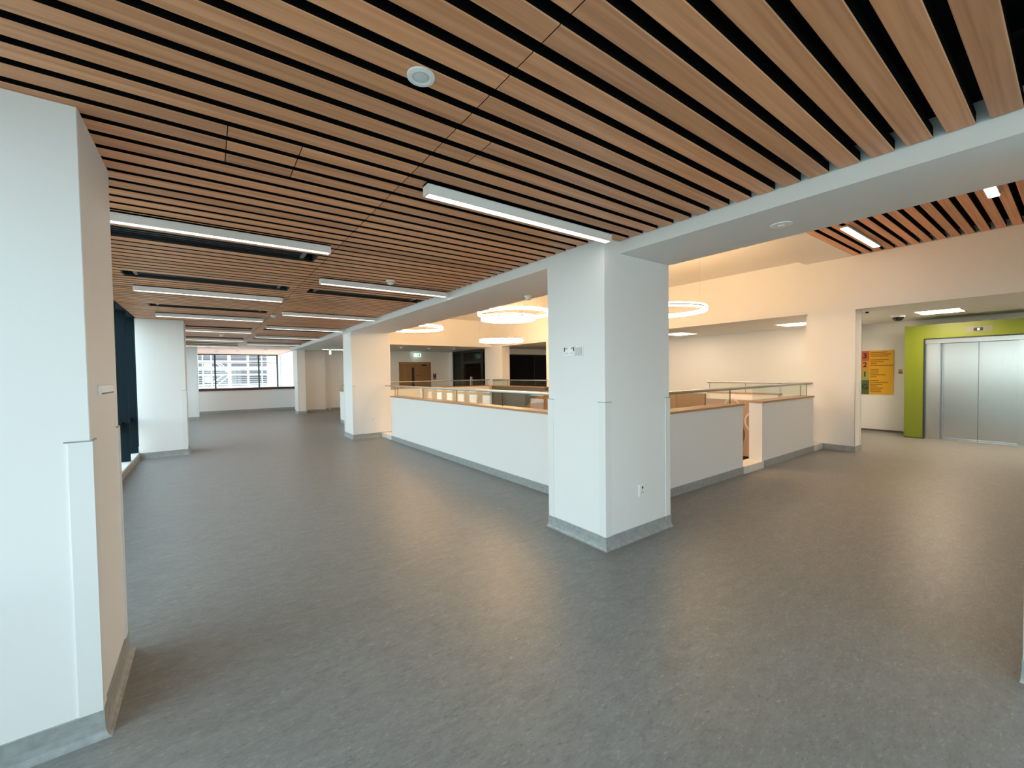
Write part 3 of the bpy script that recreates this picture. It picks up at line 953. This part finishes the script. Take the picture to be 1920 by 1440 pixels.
def exit_sign(label, x, y, z, ry, wdt):
    t = thing('exit_sign', label, 'exit sign', (x, y, z))
    if ry == 'y':      # face looks toward -y
        bx('case', (x - wdt / 2, x + wdt / 2, y, y + 0.03, z + 0.16, z + 0.20), FITTING, t)
        bx('face', (x - wdt / 2 + 0.01, x + wdt / 2 - 0.01, y + 0.010, y + 0.020, z, z + 0.16), EXITW, t)
        man = bxs('running_figure', [(x - 0.015, x + 0.012, y + 0.006, y + 0.010, z + 0.055, z + 0.11), (x - 0.045, x + 0.05, y + 0.006, y + 0.010, z + 0.088, z + 0.10),
                                     (x - 0.05, x - 0.005, y + 0.006, y + 0.010, z + 0.035, z + 0.055), (x + 0.005, x + 0.03, y + 0.006, y + 0.010, z + 0.02, z + 0.056),
                                     (x - 0.008, x + 0.016, y + 0.006, y + 0.010, z + 0.118, z + 0.14)], EXITG, t)
        bx('doorway_mark', (x + 0.07, x + 0.12, y + 0.006, y + 0.010, z + 0.02, z + 0.14), EXITG, t)
        bx('arrow_shaft', (x - 0.12, x - 0.07, y + 0.006, y + 0.010, z + 0.07, z + 0.085), EXITG, t)
        put('stem', tube((x, y + 0.015, z + 0.20), (x, y + 0.015, 2.54), 0.01, 8, (x, y, z)), FITTING, t, (x, y, z))
    else:
        bx('case', (x, x + 0.03, y - wdt / 2, y + wdt / 2, z + 0.16, z + 0.20), FITTING, t)
        bx('face', (x + 0.010, x + 0.020, y - wdt / 2, y + wdt / 2, z, z + 0.16), EXITW, t)
        put('stem', tube((x + 0.015, y, z + 0.20), (x + 0.015, y, 2.54), 0.01, 8, (x, y, z)), FITTING, t, (x, y, z))
    return t


exit_sign('green lit exit sign hanging above the timber double doors', 7.84, 18.12, 2.30, 'y', 0.36)
exit_sign('narrow lit exit sign hanging at the far end of the hall', 3.78, 17.0, 2.30, 'x', 0.30)
t = thing('linear_light', 'thin far batten light behind the end-hall exit sign', 'ceiling light', (3.9, 17.6, 2.52))
bx('housing', (3.62, 4.9, 17.58, 17.64, 2.525, 2.54), FITTING, t)
bx('diffuser', (3.64, 4.88, 17.585, 17.635, 2.515, 2.525), TUBEM, t)
t = thing('notice', 'dark picture notice on the wall right of the double doors', 'notice', (8.77, 18.29, 1.24))
bx('sheet', (8.69, 8.85, 18.292, 18.299, 1.24, 1.52), mat('notice_dark', (0.055, 0.05, 0.055), 0.5), t)
bx('title_strip', (8.70, 8.84, 18.289, 18.292, 1.29, 1.305), PLASTIC, t)
bx('title_strip', (8.74, 8.78, 18.289, 18.292, 1.47, 1.51), PLASTIC, t)

g = struct(bxs('window_screen', [(9.50, 9.56, 14.60, 17.84, 2.44, 2.54), (9.50, 9.56, 14.60, 17.84, 0, 0.06)], DARKF))
for a, b in ((17.74, 17.84), (16.78, 17.03), (15.12, 15.29), (14.60, 14.66)):
    bx('post', (9.50, 9.56, a, b, 0.06, 2.44), DARKF, g)
bx('transom', (9.50, 9.56, 15.29, 16.78, 1.94, 2.05), DARKF, g)
for a, b, z0, z1 in ((17.03, 17.74, 0.06, 2.44), (15.29, 16.78, 2.05, 2.44), (15.29, 16.03, 0.06, 1.94), (16.05, 16.78, 0.06, 1.94), (14.66, 15.12, 0.06, 2.44)):
    bx('pane', (9.525, 9.535, a, b, z0, z1), SMOKED, g)
for y in (15.98, 16.10):
    put('pull_handle', tube((9.46, y, 0.85), (9.46, y, 1.35), 0.014, 8, (9.46, y, 0.85)), STEEL, g, (9.46, y, 0.85))
g2 = struct(bxs('window_black', [(10.19, 10.24, 14.51, 14.58, 0, 2.30), (12.75, 12.80, 14.51, 14.58, 0, 2.30), (10.24, 12.75, 14.51, 14.58, 2.25, 2.30)], DARKF))
bx('pane', (10.24, 11.84, 14.54, 14.55, 0.0, 2.25), SMOKED, g2)
bx('pane', (11.88, 12.75, 14.54, 14.55, 0.0, 2.25), SMOKED, g2)
bx('mullion', (11.84, 11.88, 14.52, 14.57, 0.0, 2.25), DARKF, g2)
t = thing('hanging_panel', 'grey hanging panel behind the smoked glass across the atrium', 'panel', (11.3, 16.5, 1.9))
bx('panel', (10.4, 10.45, 15.6, 16.9, 2.06, 2.42), mat('panel_grey', (0.32, 0.33, 0.34), 0.5), t)


# ------------------------------------------------------------------ sockets and plates
def plate(label, face, at, wd, h, kind):
    """face 'x-' = on a face looking toward -x, 'y-' toward -y, 'x+' toward +x"""
    t = thing('socket_plate', label, 'socket', at)

    def b(name, u0, u1, z0, z1, d0, d1, mt, par=t, bev=0.0):
        x, y, z = at
        if face == 'y-':
            return bx(name, (x + u0, x + u1, y - d1, y - d0, z + z0, z + z1), mt, par, bev, 1)
        if face == 'x-':
            return bx(name, (x - d1, x - d0, y + u0, y + u1, z + z0, z + z1), mt, par, bev, 1)
        return bx(name, (x + d0, x + d1, y + u0, y + u1, z + z0, z + z1), mt, par, bev, 1)
    pl = b('faceplate', -wd / 2, wd / 2, 0, h, 0.0, 0.012, PLASTIC, t, 0.003)
    if kind == 'single':
        b('switch', -0.006, 0.006, h * 0.66, h * 0.86, 0.012, 0.016, BLACKP, pl)
        for u in (-0.016, 0.010):
            b('pin_slot', u, u + 0.006, h * 0.25, h * 0.36, 0.0115, 0.0128, DARKF, pl)
        b('pin_slot', -0.003, 0.003, h * 0.44, h * 0.56, 0.0115, 0.0128, DARKF, pl)
    if kind == 'double':
        for c0 in (-wd * 0.25, wd * 0.25):
            for u in (-0.016, 0.010):
                b('pin_slot', c0 + u, c0 + u + 0.006, h * 0.25, h * 0.36, 0.0115, 0.0128, DARKF, pl)
            b('switch', c0 - 0.010, c0 + 0.010, h * 0.72, h * 0.88, 0.012, 0.015, SKIRT, pl)
        for u in (wd * 0.40, -wd * 0.44):
            b('indicator', u, u + 0.010, h * 0.5, h * 0.92, 0.012, 0.016, BLACKP, pl)
    if kind == 'blank':
        b('raised_panel', -wd * 0.38, wd * 0.40, h * 0.10, h * 0.90, 0.012, 0.018, mat('plate_grey', (0.52, 0.53, 0.53), 0.25), pl, 0.003)
    if kind == 'slot':
        b('slot', -wd * 0.45, wd * 0.45, 0.004, 0.010, 0.0115, 0.0135, DARKF, pl)
    return t


plate('white double socket high on the middle column', 'x-', (2.655, 2.735, 1.642), 0.140, 0.088, 'double')
plate('white blank plate beside the double socket on the middle column', 'x-', (2.655, 2.612, 1.638), 0.090, 0.088, 'blank')
plate('white single socket low on the middle column', 'y-', (3.131, 2.33, 0.372), 0.086, 0.104, 'single')
plate('white single socket low on the column at the end of the long balustrade', 'y-', (3.15, 9.97, 0.38), 0.086, 0.086, 'single')
plate('white slotted plate on the side of the foreground column', 'x+', (-0.40, 2.73, 1.425), 0.30, 0.045, 'slot')

# ------------------------------------------------------------------ outdoors
struct(bxs('ground_outside', [(-90, -1.5, -60, 60, -4.4, -4.2), (-1.5, 60, -60, -4.3, -4.4, -4.2), (-1.5, 60, 26.6, 90, -4.4, -4.2)], mat('outdoor_ground', (0.46, 0.45, 0.41), 0.9, var=0.2, vscale=0.4)))
# building under scaffolding beyond the end window
b = thing('building', 'pale building with grey louvred bands beyond the end window', 'building', (1.5, 36.2, -4.2))
PALE = mat('pale_render', (0.80, 0.78, 0.76), 0.8)
LOUV = mat('louvre_grey', (0.085, 0.07, 0.085), 0.6)
bx('wall', (-7.0, 3.9, 36.0, 40.0, -4.2, 6.5), PALE, b)
for z in (4.1, 3.9, 3.7, 2.93, 2.80, 2.68, 2.50, 2.36, 2.24, 2.0, 1.85, 1.72, 1.56, 1.44, 1.30, 1.15, 1.0, 0.86, 0.55, 0.40, 0.2):
    for x0, x1 in ((-0.55, 1.12), (1.28, 2.28), (2.42, 3.55)):
        bx('louvre', (x0, x1, 35.92, 36.0, z, z + 0.08), LOUV, b)
for z in (2.08, 1.12):
    bx('window', (-0.22, 0.12, 35.88, 36.0, z, z + 0.42), PALE, b)
s = thing('scaffolding', 'white scaffolding with boards and braces beyond the end window', 'scaffold', (1.5, 34.2, -4.2))
SCF = mat('scaffold_white', (0.86, 0.86, 0.85), 0.5)
for x in (-1.5, -0.29, 0.17, 1.22, 2.24, 3.05):
    put('standard', tube((x, 34, -4.2), (x, 34, 6.0), 0.032, 8, (1.5, 34.2, -4.2)), SCF, s, (1.5, 34.2, -4.2))
for z in (4.0, 2.46, 2.03, 1.63, 0.97, 0.2):
    bx('board', (-2.0, 3.6 if z != 2.46 else 2.2, 33.97, 34.5, z - 0.04, z + 0.04), SCF, s)
put('ledger', tube((-2.0, 33.9, 2.56), (4.4, 33.9, 2.38), 0.018, 8, (1.5, 34.2, -4.2)), mat('ledger_bronze', (0.35, 0.28, 0.22), 0.5), s, (1.5, 34.2, -4.2))
for p0, p1 in (((0.45, 33.95, 2.42), (1.15, 33.95, 1.70)), ((0.30, 33.95, 0.80), (1.15, 33.95, 1.60)), ((0.2, 33.95, 1.1), (0.8, 33.95, 1.6)), ((0.62, 33.95, 2.42), (1.2, 33.95, 1.9))):
    put('brace', tube(p0, p1, 0.028, 8, (1.5, 34.2, -4.2)), SCF, s, (1.5, 34.2, -4.2))
t = thing('outdoor_column', 'cream round outdoor column right of the scaffolding', 'column', (3.24, 30.0, -4.2))
put('shaft', lathe([(0.0, 0), (0.21, 0), (0.21, 7.0), (0.0, 7.0)], 28), mat('cream_render', (0.62, 0.56, 0.42), 0.8), t, (3.24, 30.0, -4.2))
# trees outside the window wall, mirrored in the lift doors
LEAF = mat('foliage', (0.06, 0.12, 0.025), 0.8, var=0.4, vscale=2.0)
BARK = mat('bark', (0.09, 0.07, 0.05), 0.9)
rt = random.Random(11)
for i, (x, y, h) in enumerate(((-11, -6.0, 5.2), (-13, -1.5, 6.4), (-10.5, 3.2, 5.0), (-13, 8.0, 6.0), (-11.5, 13.0, 5.4))):
    wd = ('first', 'second', 'third', 'fourth', 'fifth')[i]
    t = thing('tree', f'leafy green tree outside the window wall, {wd} from the lift end', 'tree', (x, y, -4.2), 'trees outside the window wall')
    put('trunk', lathe([(0, 0), (0.22, 0), (0.15, h * 0.45), (0.07, h * 0.8), (0, h * 0.8)], 10), BARK, t, (x, y, -4.2))
    bm = bmesh.new()
    for q in range(26):
        a, e = rt.uniform(0, 6.28), rt.uniform(-0.7, 1.2)
        rr = rt.uniform(0.5, 1.6)
        mm_ = Matrix.Translation((rr * math.cos(a) * math.cos(e), rr * math.sin(a) * math.cos(e), h * 0.72 + 1.3 * math.sin(e)))
        bmesh.ops.create_icosphere(bm, subdivisions=2, radius=rt.uniform(0.45, 0.85), matrix=mm_)
    for v in bm.verts:
        v.co += Vector((rt.uniform(-1, 1), rt.uniform(-1, 1), rt.uniform(-1, 1))) * 0.09
    put('crown', to_mesh(bm, 'crown'), LEAF, t, (x, y, -4.2))
